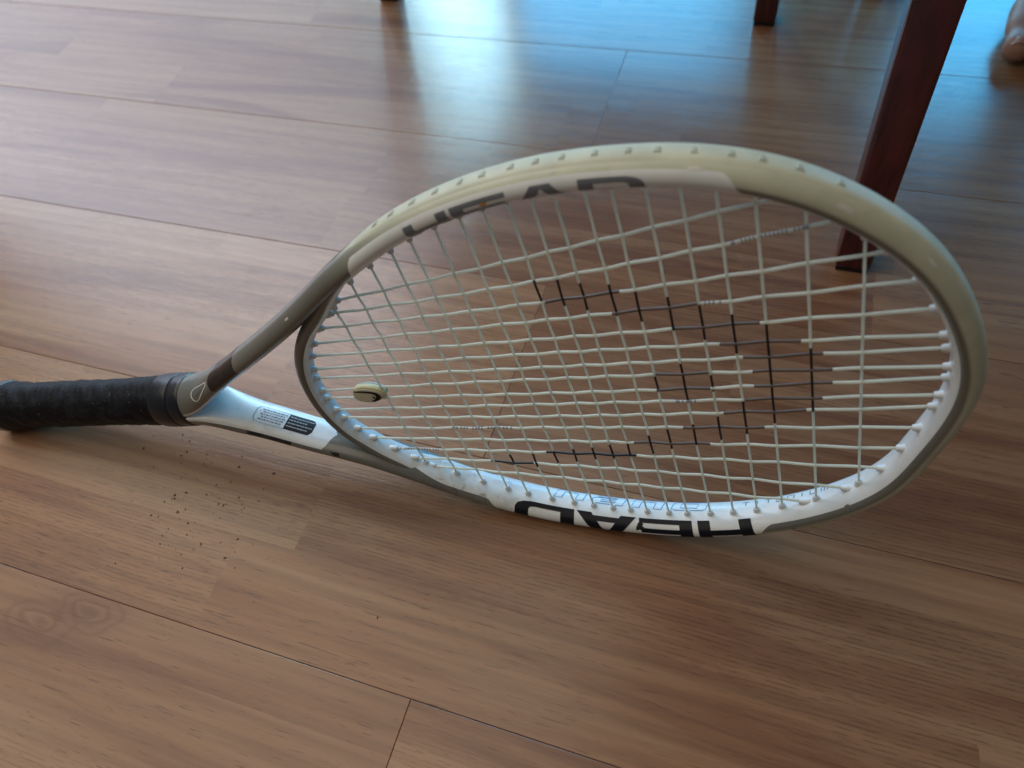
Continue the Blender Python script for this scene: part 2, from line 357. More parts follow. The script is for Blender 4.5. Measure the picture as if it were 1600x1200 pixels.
band = sst(U_, -.116, -.108)*(1-sst(U_, -.086, -.078)); band = np.where(U_ > -.03, 0, band)
dirt = np.where((V_ < 0), sst(U_, -.02, .02)*(1-sst(U_, .05, .08)), 0)*1.0
dirt = np.maximum(dirt, np.where(V_ < 0, .75*np.exp(-((U_+.105)/.018)**2), 0)); dirt = np.maximum(dirt, .12)
def grid_mesh(name, VV, mat, parent, closed_j=True, extra=None, q=None, s=None):
    n, m = VV.shape[:2]; verts = loc(VV.reshape(-1, 3)); faces = []; uvs = []
    for i in range(n-1):
        for j in range(m):
            j2 = (j+1) % m
            faces.append((i*m+j, (i+1)*m+j, (i+1)*m+j2, i*m+j2))
            qa = q[j]; qb = q[j2]
            if j == m//2-0 and False: pass
            if abs(qb-qa) > .02: qb = -qb if abs(qa+qb) < .02 else qb
            uvs += [(s[i], qa), (s[i+1], qa), (s[i+1], qb), (s[i], qb)]
    o = mesh(name, verts, faces, mat, parent); me = o.data
    ul = me.uv_layers.new(name='uv'); ul.data.foreach_set('uv', np.array(uvs).ravel())
    for k, a in (extra or {}).items():
        at = me.attributes.new(k, 'FLOAT', 'POINT'); at.data.foreach_set('value', np.repeat(a, m).astype(np.float32))
    return o
frame = grid_mesh('frame', VV, M['paint'], racket, extra=dict(edge=edge, band=band, dirt=dirt, cap=sst(U_, .01, .09)), q=qs, s=SS)
# surface lookup for the prints that lie on the tube
q_sorted = np.argsort(qs); QX = qs[q_sorted]
def surf(s, q, off=.00012):
    i = np.clip(np.interp(s, SS, np.arange(NP_)), 1, NP_-2.001); i0 = int(i); f = i-i0
    def pt(ii): return np.array([np.interp(q, QX, VV[ii, q_sorted, k]) for k in range(3)])
    def at(s_f, dq=0.): pass
    p = pt(i0)*(1-f)+pt(i0+1)*f
    e = .0006
    def ptq(qv): return np.array([np.interp(qv, QX, (VV[i0, q_sorted, k]*(1-f)+VV[i0+1, q_sorted, k]*f)) for k in range(3)])
    dq = ptq(q+e)-ptq(q-e); ds = pt(i0+1)-pt(i0); nrm = np.cross(dq, ds); nrm /= np.linalg.norm(nrm)+1e-12
    c = np.array([*(IC[i0]+ON[i0]*Bt[i0]*.5), 0]); nrm = nrm if nrm@(p-c) > 0 else -nrm
    return p+nrm*off
half_n = int(np.argmax(U_))
def s_at(u, side):                                   # arc position of a given u on the upper (1) or lower (-1) half
    if side > 0: return float(np.interp(u, U_[20:half_n], SS[20:half_n]))
    return float(np.interp(-u, -U_[half_n:-20], SS[half_n:-20]))
def strips_mesh(name, strips, f, mat, parent, sub=7, wd=6):
    """strip = (edge A, edge B) polylines in glyph space; f maps glyph (x,y) to a 3-D point"""
    V = []; F = []
    for A, Bq in strips:
        A = np.array(A, float); Bq = np.array(Bq, float)
        def dens(L):
            out = [L[0]]
            for a, b in zip(L[:-1], L[1:]):
                for k in range(1, sub+1): out.append(a+(b-a)*k/sub)
            return np.array(out)
        A, Bq = dens(A), dens(Bq); w = wd; st = len(V)
        for a, b in zip(A, Bq):
            for k in range(w+1): V.append(f(*(a+(b-a)*k/w)))
        for i in range(len(A)-1):
            for k in range(w):
                a = st+i*(w+1)+k; F.append((a, a+1, a+w+2, a+w+1))
    return mesh(name, loc(V), F, mat, parent)
GL = {
 'H': [([(0, 0), (0, 1)], [(.23, 0), (.23, 1)]), ([(.77, 0), (.77, 1)], [(1, 0), (1, 1)]), ([(.23, .40), (.77, .40)], [(.23, .62), (.77, .62)])],
 'E': [([(0, 0), (0, 1)], [(.24, 0), (.24, 1)]), ([(.24, 0), (1, 0)], [(.24, .20), (1, .20)]), ([(.24, .41), (.96, .41)], [(.24, .60), (.96, .60)]), ([(.24, .80), (1, .80)], [(.24, 1), (1, 1)])],
 'A': [([(0, 0), (.34, 1)], [(.25, 0), (.50, .86)]), ([(.75, 0), (.50, .86)], [(1, 0), (.66, 1)]), ([(.34, 1), (.66, 1)], [(.50, .86), (.50, .86)]), ([(.14, .12), (.86, .12)], [(.20, .34), (.80, .34)])],
 'D': [([(0, 0), (0, 1)], [(.23, 0), (.23, 1)]), ([(.23, 0), (.72, 0), (.86, .05), (.96, .16), (1, .32), (1, .68), (.96, .84), (.86, .95), (.72, 1), (.23, 1)],
        [(.23, .21), (.66, .21), (.72, .23), (.76, .28), (.77, .36), (.77, .64), (.76, .72), (.72, .77), (.66, .79), (.23, .79)])]}
letters = empty('lettering'); letters.parent = racket
def letter(g, u0, u1, side, q0, q1, mat, off=.00025, slant=.0):
    s0, s1 = s_at(u0, side), s_at(u1, side)
    return strips_mesh('letter', GL[g], lambda x, y: surf(s0+(s1-s0)*x+slant*y, q0+(q1-q0)*y, off), mat, letters, sub=12, wd=14)
for g, a, b in (('H', .2095, .1768), ('E', .1732, .1395), ('A', .1375, .0985), ('D', .0970, .0585)):
    letter(g, a, b, -1, .0050, .0203, M['ink_black'], slant=-.0018)
for g, a, b in (('H', .0745, .0985), ('E', .1005, .1280), ('A', .1305, .1575), ('D', .1600, .1870)):
    letter(g, a, b, 1, .0070, .0175, M['ink_grey'])
# outlined word on the far half of the inner wall, letters standing upright seen from the near side
def path_strip(pts, w, closed=False):
    pts = np.array(pts, float); A = []; Bq = []
    n = len(pts)
    for i in range(n):
        a = pts[(i-1) % n] if (closed or i > 0) else pts[i]; b = pts[(i+1) % n] if (closed or i < n-1) else pts[i]
        t = b-a; t /= np.linalg.norm(t)+1e-9; nn = np.array([-t[1], t[0]])*w/2; A.append(pts[i]+nn); Bq.append(pts[i]-nn)
    if closed: A.append(A[0]); Bq.append(Bq[0])
    return (A, Bq)
def word(chars, u0, adv, wd, qb, hq, w, mat, side=-1, name='small_lettering'):
    st = []
    s0 = s_at(u0, side); sg = 1 if s_at(u0+.01, side) > s0 else -1
    for k, ch in enumerate(chars):
        for pl, cl in ch:
            st.append(path_strip([(k*adv+x*wd, y*hq) for x, y in pl], w, cl))
    return strips_mesh(name, st, lambda x, y: surf(s0+sg*x, qb-y, .00012), mat, letters, sub=3)
big_n = [([(0, 0), (.22, 0), (.30, .62), (.62, .62), (.68, .55), (.62, 0), (.84, 0), (.92, .7), (.84, .84), (.10, .84)], True)]
big_a = [([(.08, .0), (.86, .0), (.96, .66), (.88, .84), (.16, .84), (.14, .62), (.70, .62), (.68, .52), (.12, .52), (.0, .40), (.0, .12)], True), ([(.22, .18), (.64, .18), (.66, .34), (.24, .34)], True)]
big_o = [([(.10, 0), (.84, 0), (.94, .10), (1, .74), (.92, .84), (.18, .84), (.08, .74), (.0, .10)], True), ([(.24, .20), (.70, .20), (.74, .64), (.28, .64)], True)]
word([big_n, big_a, big_n, big_o], .082, .0262, .0235, -.0026, .0105, .00065, M['ink_blue'])
T_ = [([(0, 1), (1, 1)], False), ([(.5, 1), (.5, 0)], False)]; i_ = [([(.5, 0), (.5, 1)], False)]
a_ = [([(.05, 1), (.95, 1), (.95, 0), (.05, 0), (.05, .55), (.95, .55)], False)]; n_ = [([(0, 0), (0, 1), (1, 1), (1, 0)], False)]
U2 = [([(0, 1), (0, 0), (1, 0), (1, 1)], False)]; m_ = [([(0, 0), (0, 1), (1, 1), (1, 0)], False), ([(.5, 0), (.5, 1)], False)]
word([T_, i_, T_, a_, n_, i_, U2, m_], .2045, .0070, .0040, -.0046, .0032, .00062, M['ink_slate'])
# ------------------------------------------------------------------ throat bridge
br = [(.0230, .0905), (.0095, .0795), (-.0068, .0640), (-.0200, .0535), (-.0300, .0430), (-.0372, .0325), (-.0425, .0205), (-.0452, .0090), (-.0460, 0.), (-.0455, -.0100), (-.0430, -.0215), (-.0380, -.0328), (-.0302, -.0425), (-.0215, -.0524), (-.0090, -.0625), (.0092, -.0792), (.0225, -.0895)]
BC = smooth(catmull(np.array(br), 150), 16); BT = np.gradient(BC, axis=0); BT /= np.linalg.norm(BT, axis=1)[:, None]; BN = np.c_[BT[:, 1], -BT[:, 0]]
if BN[75][0] > 0: BN = -BN
BV = np.empty((150, NR, 3)); k_ = np.linspace(-1, 1, 150)
bb = .0092+.0020*np.abs(k_)**2-.0065*np.abs(k_)**8; bt = .0078+.0036*np.abs(k_)**2.5
for j, (r, n) in enumerate(ring):
    r = min(r, .96) if r > .9 else r
    BV[:, j, :2] = BC+BN*(r*bb)[:, None]; BV[:, j, 2] = n*bt
bs = np.r_[0, np.cumsum(np.linalg.norm(np.diff(BC, axis=0), axis=1))]
grid_mesh('throat_bridge', BV, M['paint'], racket, extra=dict(edge=np.full(150, .0108), band=np.zeros(150), dirt=np.full(150, .12)), q=qs, s=bs)
# ------------------------------------------------------------------ bumper guard along the outside of the head, with its notches
gi = [i for i in range(NP_) if U_[i] > .016]
gi = gi[::1]; prof = [(.92, .60), (1.0, .50), (1.045, .34), (1.06, .12), (1.06, -.12), (1.045, -.34), (1.0, -.50), (.92, -.60)]
gv = []; gf = []
cs = [0, .01930, .03605, .05200, .06533, .08127, .09602, .10912, .12195, .13353, .14445, .15853, .17022, .18492, .19915, .21340, .22842, .24760, .27]
ms = [.09062, .07547, .06154, .04935, .03620, .02562, .01503, .00586]; ms = ms+[-m for m in ms[::-1]]
mk = [.01808, .01358, .00824, .00521, .00235, .0003, .0003, 0]; mk = mk+[-m for m in mk[::-1]]
mq = [.0008, .0034, .0022, .0003, .0003, -.0016, .0001, -.0014]; mq = mq+[-m for m in mq[::-1]]
for n, i in enumerate(gi):
    tp = float(sst(U_[i], .012, .055)); tp = .12+.88*tp
    for r, h in prof: gv.append((*(IC[i]+ON[i]*Bt[i]*(.92+(r-.92)*tp)), h*Th[i]*(.5+.5*tp)))
m = len(prof)
for n in range(len(gi)-1):
    for k in range(m-1): gf.append((n*m+k, (n+1)*m+k, (n+1)*m+k+1, n*m+k+1))
gf += [tuple(range(m)), tuple((len(gi)-1)*m+k for k in range(m))]
guard = mesh('bumper_guard', loc(gv), gf, M['guard'], racket)
def outer_notch(u, side):
    s = s_at(u, side); i = int(np.interp(s, SS, np.arange(NP_))); p = IC[i]+ON[i]*Bt[i]*1.056
    return p, TT[i], ON[i]
nv = []; nf = []
for side in (1, -1):
    for j, u in enumerate(np.arange(.058, .262, .0122)):
        p, t, o = outer_notch(u, side); st = len(nv); w = .0008+.0005*rng.random(); u += .0016*(rng.random()-.5); p, t, o = outer_notch(u, side); sgn = 1 if j % 2 else -1
        for a, h, rr in ((-w, -.0012, 0), (w, -.0012, 0), (w*1.6, .0032, 0), (-w*1.6, .0032, 0), (-w*.6, -.0006, .0006), (w*.6, -.0006, .0006), (w, .0024, .0006), (-w, .0024, .0006)):
            q = p+t*a+o*rr; nv.append((q[0], q[1], h))
        nf += [(st, st+1, st+5, st+4), (st+1, st+2, st+6, st+5), (st+2, st+3, st+7, st+6), (st+3, st, st+4, st+7), (st+4, st+5, st+6, st+7)]
ntc = mesh('guard_notch', loc(nv), nf, M['notch'], racket, smooth=False); ntc.parent = guard; ntc['kind'] = 'stuff'
# ------------------------------------------------------------------ strings, woven, with the painted emblem; grommets
CR = {5: [(-.071, -.0604)], 6: [(-.0728, -.06)], 7: [(-.0694, -.0578)], 8: [(-.068, -.0559)], 9: [(.062, .0752), (-.0653, -.0538)], 10: [(.0579, .0735), (-.0652, -.0511)], 11: [(.0539, .0711), (-.0621, -.0485)],
      12: [(.0483, .0683), (-.0602, -.0437)], 13: [(.0434, .0632), (-.0072, .0057), (-.056, -.037)], 14: [(.0366, .0584), (-.016, .0134), (-.0514, -.034)], 15: [(.0294, .0523), (-.008, .0046), (-.0475, -.0277)],
      16: [(.0183, .0445), (-.0427, -.0154)], 17: [(-.0334, .0382)], 18: [(-.0248, .0201)]}
MN = {3: [(.1238, .1625)], 4: [(.1566, .1992)], 5: [(.1853, .2253)], 6: [(.2056, .2437)], 7: [(.2163, .2526)], 8: [(.1697, .1988), (.2202, .2571)], 9: [(.1696, .1979), (.2194, .2571)], 10: [(.2141, .2528)], 11: [(.2022, .244)],
      12: [(.1793, .2229)], 13: [(.1484, .1922)], 14: [(.091, .1477)], 15: [(.05, .0793)]}
TX = {12: [(.0337, .0766)], 14: [(-.0184, .0176)], 2: [(.2166, .2482)], 4: [(.2017, .2104)], 10: [(.1789, .1902)]}
head_poly = [tuple(p) for p, u in zip(IC, U_) if u > .004 and True]
hp = [IC[i] for i in range(NP_) if U_[i] > .010]+[BC[i] for i in range(len(BC)-1, -1, -1) if BC[i][0] < .010]
hp = np.array(hp)
def cut(p0, p1):
    """parameters where a line crosses the inner wall"""
    d = p1-p0; out = []
    for a, b in zip(hp, np.roll(hp, -1, 0)):
        e = b-a; den = d[0]*e[1]-d[1]*e[0]
        if abs(den) < 1e-12: continue
        t = ((a[0]-p0[0])*e[1]-(a[1]-p0[1])*e[0])/den; w = ((a[0]-p0[0])*d[1]-(a[1]-p0[1])*d[0])/den
        if 0 <= w < 1: out.append(t)
    return min(out), max(out)
gv_, gf_ = [], []
for (x, r) in ((-.0030, .0024), (-.0004, .0024), (.0004, .0020), (.0024, .0018), (.0029, .0014), (.0029, .0008)):
    for k in range(10): gv_.append((x, r*math.cos(k*math.pi/5), r*math.sin(k*math.pi/5)))
for i in range(5):
    for k in range(10): gf_.append((i*10+k, i*10+(k+1) % 10, i*10+10+(k+1) % 10, i*10+10+k))
grom_me = None
def grommet(p, dirv):
    global grom_me
    if grom_me is None: o = mesh('grommet', gv_, gf_, M['grommet'], racket); grom_me = o.data
    else: o = bpy.data.objects.new('grommet', grom_me); COL.objects.link(o); o.parent = racket
    o.location = tuple(loc((p[0], p[1], 0))); o.rotation_euler = (0, 0, math.atan2(dirv[1], dirv[0]))
def string(kind, fn, t0, t1, n, crossings, phase, rad, black, dark_mi, prints):
    ts = np.linspace(t0, t1, n); Pn = []
    cx = np.array(crossings); amp = .0004
    for t in ts:
        p = fn(t); idx = np.interp(t, cx, np.arange(len(cx))) if len(cx) > 1 else 0
        if t < cx[0] or t > cx[-1]:
            e = min(abs(t-cx[0]), abs(t-cx[-1])); w = amp*max(0, 1-e/.02)*math.cos(math.pi*(round(idx)+phase))
        else: w = amp*math.cos(math.pi*(idx+phase))
        Pn.append((p[0], p[1], w))
    Pn = loc(Pn); NS = 8; V, F = tube(Pn, rad, NS, up=[0, 0, 1.])
    mid = []
    for i in range(n-1):
        t = (ts[i]+ts[i+1])/2; k = 0
        if any(a <= t <= b for a, b in black): k = 1
        elif any(a <= t <= b for a, b in prints) and (math.sin(t*9000)+math.sin(t*3700)) > .1: k = 2
        mid += [k]*NS
    mid += [0, 0]
    return mesh(kind, V, F, [M['string'], dark_mi, M['string_print']], racket, midx=mid)
for i in range(16):
    def fn(t, i=i): x = (t-.135)/.135; return np.array([t, ms[i]+mk[i]*x+mq[i]*x*x])
    a = fn(-.03 if abs(ms[i]) < .06 else .03); b = fn(.26); lo, hi = None, None
    ts = np.linspace(-.055, .318, 900); ins = []
    pts = np.array([fn(t) for t in ts])
    # inside test by crossings
    def inside(p):
        c = False
        for q0, q1 in zip(hp, np.roll(hp, -1, 0)):
            if (q0[1] > p[1]) != (q1[1] > p[1]) and p[0] < (q1[0]-q0[0])*(p[1]-q0[1])/(q1[1]-q0[1])+q0[0]: c = not c
        return c
    ok = [k for k in range(0, 900) if inside(pts[k])]
    t0, t1 = ts[ok[0]], ts[ok[-1]]
    cx = [c for c in cs if t0+.004 < c < t1-.004]
    kk = i+1; br_ = [(x, y) for x, y in MN.get(kk, [])]
    string('main_string', fn, t0-.004, t1+.004, 330, cx, (i+cs.index(cx[0])) % 2, .00081, br_, M['string_black'] if kk >= 14 else M['string_brown'], TX.get(kk, []))
    d0 = fn(t0+.01)-fn(t0); grommet(fn(t0), d0/np.linalg.norm(d0)); d1 = fn(t1-.01)-fn(t1); grommet(fn(t1), d1/np.linalg.norm(d1))
for j in range(19):
    p0 = np.array([cs[j], -.001]); p1 = np.array([cs[j], .001]); lo, hi = cut(p0, p1)
    y0 = p0[1]+lo*.002; y1 = p0[1]+hi*.002
    def mv(i): x = (cs[j]-.135)/.135; return ms[i]+mk[i]*x+mq[i]*x*x
    mvs = sorted((mv(i), i) for i in range(16) if y0+.003 < mv(i) < y1-.003)
    first = mvs[0][1]
    string('cross_string', lambda t, j=j: np.array([cs[j], t]), y0-.004, y1+.004, 250, [a for a, _ in mvs], (first+j+1) % 2, .00067, CR.get(j+1, []), M['string_black'], [])
    grommet((cs[j], y0), (0, 1)); grommet((cs[j], y1), (0, -1))
# ------------------------------------------------------------------ grip, collar, butt cap
def lathe_u(us, rs, n=40, octo=0.0, wave=None):
    V = []; F = []
    for i, (u, r) in enumerate(zip(us, rs)):
        for k in range(n):
            a = 2*math.pi*k/n; rr = r*(1+octo*(math.cos(8*a)))
            if wave: rr += wave(u, a)
            V.append((u, rr*math.sin(a), rr*math.cos(a)*.97))
    for i in range(len(us)-1):
        for k in range(n): F.append((i*n+k, i*n+(k+1) % n, (i+1)*n+(k+1) % n, (i+1)*n+k))
    F.append(tuple(range(n))[::-1]); F.append(tuple((len(us)-1)*n+k for k in range(n)))
    return loc(V), F
us = np.linspace(-.346, -.166, 260)
rs = np.interp(us, [-.346, -.338, -.325, -.305, -.23, -.175, -.166], [.0200, .0195, .0181, .0175, .0174, .0179, .0178])
def wrap(u, a):
    ph = (u/.033+a/(2*math.pi)+.10*math.sin(u*61+a)) % 1.0
    return .00055*min(1, ph/.15)*(1-ph*.8)*(.6+.4*math.sin(u*47+2))+.0003*math.sin(a*4+u*190)*math.sin(u*130+a*2)+.0002*math.sin(u*700+a*7)*math.sin(u*310)
V, F = lathe_u(us, rs, 48, .012, wrap); mesh('grip', V, F, M['grip'], racket)
V, F = lathe_u([-.364, -.3635, -.361, -.356, -.350, -.3455, -.3450], [.012, .0165, .0195, .0208, .0209, .0203, .0190], 48, .012); mesh('butt_cap', V, F, M['rubber'], racket)
V, F = lathe_u([-.1810, -.1805, -.1785, -.172, -.1655, -.1640, -.1636], [.0178, .0192, .0196, .0197, .0196, .0192, .0170], 48); mesh('grip_collar', V, F, M['rubber'], racket)
V, F = lathe_u([-.1640, -.1615, -.1590, -.1560, -.1535, -.1525], [.0192, .0195, .0192, .0194, .0191, .0180], 48); mesh('grip_ring', V, F, M['rubber'], racket)
# maker's sticker on the lower arm, loop print on the shaft, mud in the chip
sa = s_at(-.1115, -1); sb = s_at(-.0905, -1); sc_ = s_at(-.0725, -1)
def on_arm(s0, s1): return lambda x, y: surf(s0+(s1-s0)*x, -.0056+.0114*y, .00012)
def rounded(x0, x1, cut0, cut1):
    xs = np.linspace(x0, x1, 12); A = []; Bq = []
    for x in xs:
        e = 0
        if cut0 and x-x0 < .16: e = .22*(1-math.sqrt(max(0, 1-((.16-(x-x0))/.16)**2)))
        if cut1 and x1-x < .16: e = .22*(1-math.sqrt(max(0, 1-((.16-(x1-x))/.16)**2)))
        A.append((x, e)); Bq.append((x, 1-e))
    return (A, Bq)
sticker = strips_mesh('sticker', [rounded(0, 1, False, True)], on_arm(sb, sc_), M['ink_black'], racket, sub=1)
def on_arm2(s0, s1): return lambda x, y: surf(s0+(s1-s0)*x, -.0056+.0114*y, .0002)
o_l = [(1, 0), (.2, 0), (.06, .06), (0, .25), (0, .75), (.06, .94), (.2, 1), (1, 1)]
st = [path_strip(o_l, .018)]
ln = []
for k, yv in enumerate((.14, .30, .46, .62, .78)):
    x = .16+.05*(k % 2)
    while x < .90:
        w = .03+.09*rng.random(); ln.append(([(x, yv), (x+w, yv)], [(x, yv+.07), (x+w, yv+.07)])); x += w+.025
strips_mesh('sticker_print', st+ln, on_arm2(sa, sb), M['ink_slate'], racket, sub=2).parent = sticker
ln = []
for k, yv in enumerate((.16, .36, .56, .76)):
    x = .06
    while x < (.86, .7, .9, .8)[k]:
        w = .03+.08*rng.random(); ln.append(([(x, yv), (x+w, yv)], [(x, yv+.055), (x+w, yv+.055)])); x += w+.02
strips_mesh('sticker_print', ln, on_arm2(sb, sc_), M['ink_pale'], racket, sub=2).parent = sticker
s0 = s_at(-.150, 1); s1 = s_at(-.114, 1)
lp = [(0.02, .5), (.06, .75), (.16, .92), (.35, 1), (1, .86), (.98, .62), (.40, .08), (.2, .0), (.07, .22)]
strips_mesh('shaft_print', [path_strip(lp, .055, True)], lambda x, y: surf(s0+(s1-s0)*x, .0150+.0075*y, .0002), M['ink_white'], racket, sub=4)
ln = [path_strip([(.2+.1*k, .40+.03*k), (.26+.1*k, .46+.03*k)], .12) for k in range(5)]
strips_mesh('shaft_print', ln, lambda x, y: surf(s0+(s1-s0)*x, .0150+.0075*y, .0002), M['ink_slate'], racket, sub=2)
def splat(name, u, side, q, rad, mat, n=16, stretch=1.8, th=.0004):
    s = s_at(u, side); V = [surf(s, q, th)]; F = []
    for k in range(n):
        a = 2*math.pi*k/n; r = rad*(.55+.75*rng.random()); V.append(surf(s+r*stretch*math.cos(a), q+r*math.sin(a), .00005))
    for k in range(n): F.append((0, 1+k, 1+(k+1) % n))
    return mesh(name, loc(V), F, mat, racket)
splat('mud_patch', -.0535, -1, .0128, .0020, M['mud'])
splat('paint_chip', .1405, -1, .0108, .0026, M['mud'], stretch=1.1)
M['scuff'] = plain('scuff_grey', (.16, .14, .12), .8); M['scrape'] = plain('scrape_pale', (.62, .63, .58), .6)
M['chip'] = plain('chip_orange', (.65, .28, .04), .5); splat('paint_chip', .117, 1, .0150, .0010, M['chip'])
for u, side, q, r_ in ((.002, -1, .0125, .0010), (.010, -1, .0150, .0007), (.018, -1, .0118, .0014), (.024, -1, .0160, .0009), (.036, -1, .0172, .0012), (.047, -1, .0185, .0016), (.052, -1, .0165, .0007), (.232, -1, .0150, .0006), (.262, -1, .0100, .0008)):
    splat('scuff', u, side, q, r_, M['scuff'], th=.00025, stretch=2.4)
for u, side, q, r_ in ((.205, 1, .0205, .0009), (.256, 1, .0190, .0012), (.285, 1, .0200, .0010), (.150, 1, .0220, .0007), (-.02, 1, .0190, .0008)):
    splat('scuff', u, side, q, r_, M['scrape'], th=.00025, stretch=3.0)
# ------------------------------------------------------------------ vibration dampener between the two middle strings
damp = empty('vibration_dampener')
um, vm = -.010, .0005
Wp = RP+RU*um+RV*vm; damp.matrix_world = Matrix(((RU.x, RV.x, RN.x, Wp.x), (RU.y, RV.y, RN.y, Wp.y), (RU.z, RV.z, RN.z, Wp.z), (0, 0, 0, 1)))
tag(damp, 'small cream rubber dampener clipped between the two middle strings near the throat', 'dampener')
def lens(outline, z0, z1, bulge, mat, name, par):
    V = []; F = []; n = len(outline); o = np.array(outline); c = o.mean(0)
    rings = [(1.0, z0), (1.0, z1-bulge), (.93, z1-bulge*.4), (.8, z1-.1*bulge), (.4, z1), (0.02, z1)]
    rings = [(.86, z0-.0012)]+rings
    for f, z in rings:
        for p in o: V.append((*(c+(p-c)*f), z))
    for i in range(len(rings)-1):
        for k in range(n): F.append((i*n+k, i*n+(k+1) % n, (i+1)*n+(k+1) % n, (i+1)*n+k))
    F.append(tuple(range(n))[::-1]); F.append(tuple((len(rings)-1)*n+k for k in range(n)))
    return mesh(name, V, F, mat, par)
ol = []
for k in range(36):
    a = 2*math.pi*k/36; c, s = math.cos(a), math.sin(a)
    x = .0116*np.sign(c)*abs(c)**.85; y = .0066*np.sign(s)*abs(s)**.8
    y *= 1-.30*max(0, x/.0116); ol.append((x, y))
lens(ol, -.0016, .0026, .0010, M['damper'], 'body', damp)
lens([(x*1.0, y*1.0) for x, y in ol], -.0026, -.0012, .0003, M['damper_clear'], 'back_plate', damp)
lens([(x*.93-.0006, y*.9-.0004) for x, y in ol], .0020, .0034, .0006, M['string'], 'face_plate', damp)
zf = .0037
def flat(strips, name, mat): 
    V = []; F = []
    for A, Bq in strips:
        st = len(V)
        for a, b in zip(A, Bq): V += [(a[0], a[1], zf), (b[0], b[1], zf)]
        for i in range(len(A)-1): F.append((st+2*i, st+2*i+1, st+2*i+3, st+2*i+2))
    return mesh(name, V, F, mat, damp)
em = [(-.0088, .0044), (-.002, .0039), (.0038, .0030), (.0066, .0015), (.0073, -.0004), (.0060, -.0025), (.0034, -.0040), (.0006, -.0047)]
A = []; Bq = []
for k, p in enumerate(em):
    w = [.0006, .0007, .0009, .0014, .0019, .0014, .0009, .0005][k]; a = em[max(0, k-1)]; b = em[min(len(em)-1, k+1)]
    t = np.array(b)-np.array(a); t = t/np.linalg.norm(t); nn = np.array([-t[1], t[0]])*w; A.append(np.array(p)+nn); Bq.append(np.array(p)-nn)
dot = [(.0035+.0009*math.cos(k*math.pi/5), -.0012+.0009*math.sin(k*math.pi/5)) for k in range(10)]
flat([(A, Bq)], 'emblem', M['ink_black']); mesh('emblem_dot', [(*p, zf) for p in dot], [tuple(range(10))], M['ink_black'], damp)
# ------------------------------------------------------------------ chairs: dark red-brown, only the feet of their legs reach the picture
def bar(p0, p1, w0, d0, w1, d1, b=.003):
    """tapered bar from p0 (bottom) to p1 (top)"""
    bm = bmesh.new(); bmesh.ops.create_cube(bm, size=1)
    for v in bm.verts:
        t = v.co.z+.5; c = Vector(p0).lerp(Vector(p1), t); w = w0+(w1-w0)*t; d = d0+(d1-d0)*t
        v.co = Vector((c.x+v.co.x*w, c.y+v.co.y*d, c.z))
    bmesh.ops.bevel(bm, geom=list(bm.edges), offset=b, segments=2, profile=.6, affect='EDGES')
    bm.verts.index_update(); V = [v.co[:] for v in bm.verts]; F = [[v.index for v in f.verts] for f in bm.faces]; bm.free(); return V, F
def chair(loc0, sx, sy, label, lean, wv):
    """legs at the four corners of sx by sy, front-left leg foot at loc0"""
    c = empty('chair', loc0); tag(c, label, 'chair', 'dark red-brown wooden chairs')
    wx = 1 if sx > 0 else -1; h = .44
    for (ix, iy) in ((0, 0), (1, 0), (0, 1), (1, 1)):
        lx, ly = lean; p0 = (sx*ix, sy*iy, .004); p1 = (sx*ix+lx*h*(1 if ix == 0 else -1), sy*iy+ly*h*(1 if iy == 0 else -1), h)
        V, F = bar(p0, p1, *wv); lg = mesh('leg', V, F, M['chair'], c, smooth=False)
        V, F = box(p0[0]-wv[0]*.46, p0[0]+wv[0]*.46, p0[1]-wv[1]*.46, p0[1]+wv[1]*.46, 0, .0045, .0008); mesh('foot_pad', V, F, M['pad'], lg, smooth=False)
    x0, x1 = sorted((-.02*wx, sx+.02*wx)); y0, y1 = sorted((lean[1]*h-.01, sy-lean[1]*h+.01))
    V, F = box(x0, x1, y0, y1, h+.001, h+.024, .006); mesh('seat', V, F, M['chair'], c, smooth=False)
    for ix in (0, 1):                                # the back stands over the legs at loc0
        xb = sx*ix+lean[0]*h*(1 if ix == 0 else -1); yb = lean[1]*h
        V, F = bar((xb, yb, h+.026), (xb, yb-.07, .92), .030, .026, .024, .022); mesh('back_post', V, F, M['chair'], c, smooth=False)
    for z in (.60, .74, .86):
        yy = lean[1]*h-.07*(z-h)/(.92-h); V, F = box(x0+.06, x1-.06, yy-.007, yy+.007, z, z+.05, .003); mesh('back_slat', V, F, M['chair'], c, smooth=False)
    return c
chair((.2145, -.2610, 0), .40, .42, 'dark red-brown chair at the right whose near leg stands behind the racket', (-.022, .195), (.0265, .026, .036, .034))
def stool(loc0, sx, sy):
    c = empty('stool', loc0); tag(c, 'dark wooden stool beyond the racket, only two feet reach the top of the picture', 'stool'); h = .42
    for ix in (0, 1):
        for iy in (0, 1):
            x, y = sx*ix, sy*iy; V, F = bar((x, y, .004), (x, y, h), .024, .024, .032, .032); lg = mesh('leg', V, F, M['chair'], c, smooth=False)
            V, F = box(x-.011, x+.011, y-.011, y+.011, 0, .0045, .0008); mesh('foot_pad', V, F, M['pad'], lg, smooth=False)
    V, F = box(min(0, sx)-.03, max(0, sx)+.03, -.03, sy+.03, h+.001, h+.030, .006); mesh('seat', V, F, M['chair'], c, smooth=False)
    for y in (0, sy): V, F = box(min(0, sx)+.018, max(0, sx)-.018, y-.009, y+.009, h-.062, h-.002, .002); mesh('rail', V, F, M['chair'], c, smooth=False)
stool((.105, .072, 0), -.445, .40)
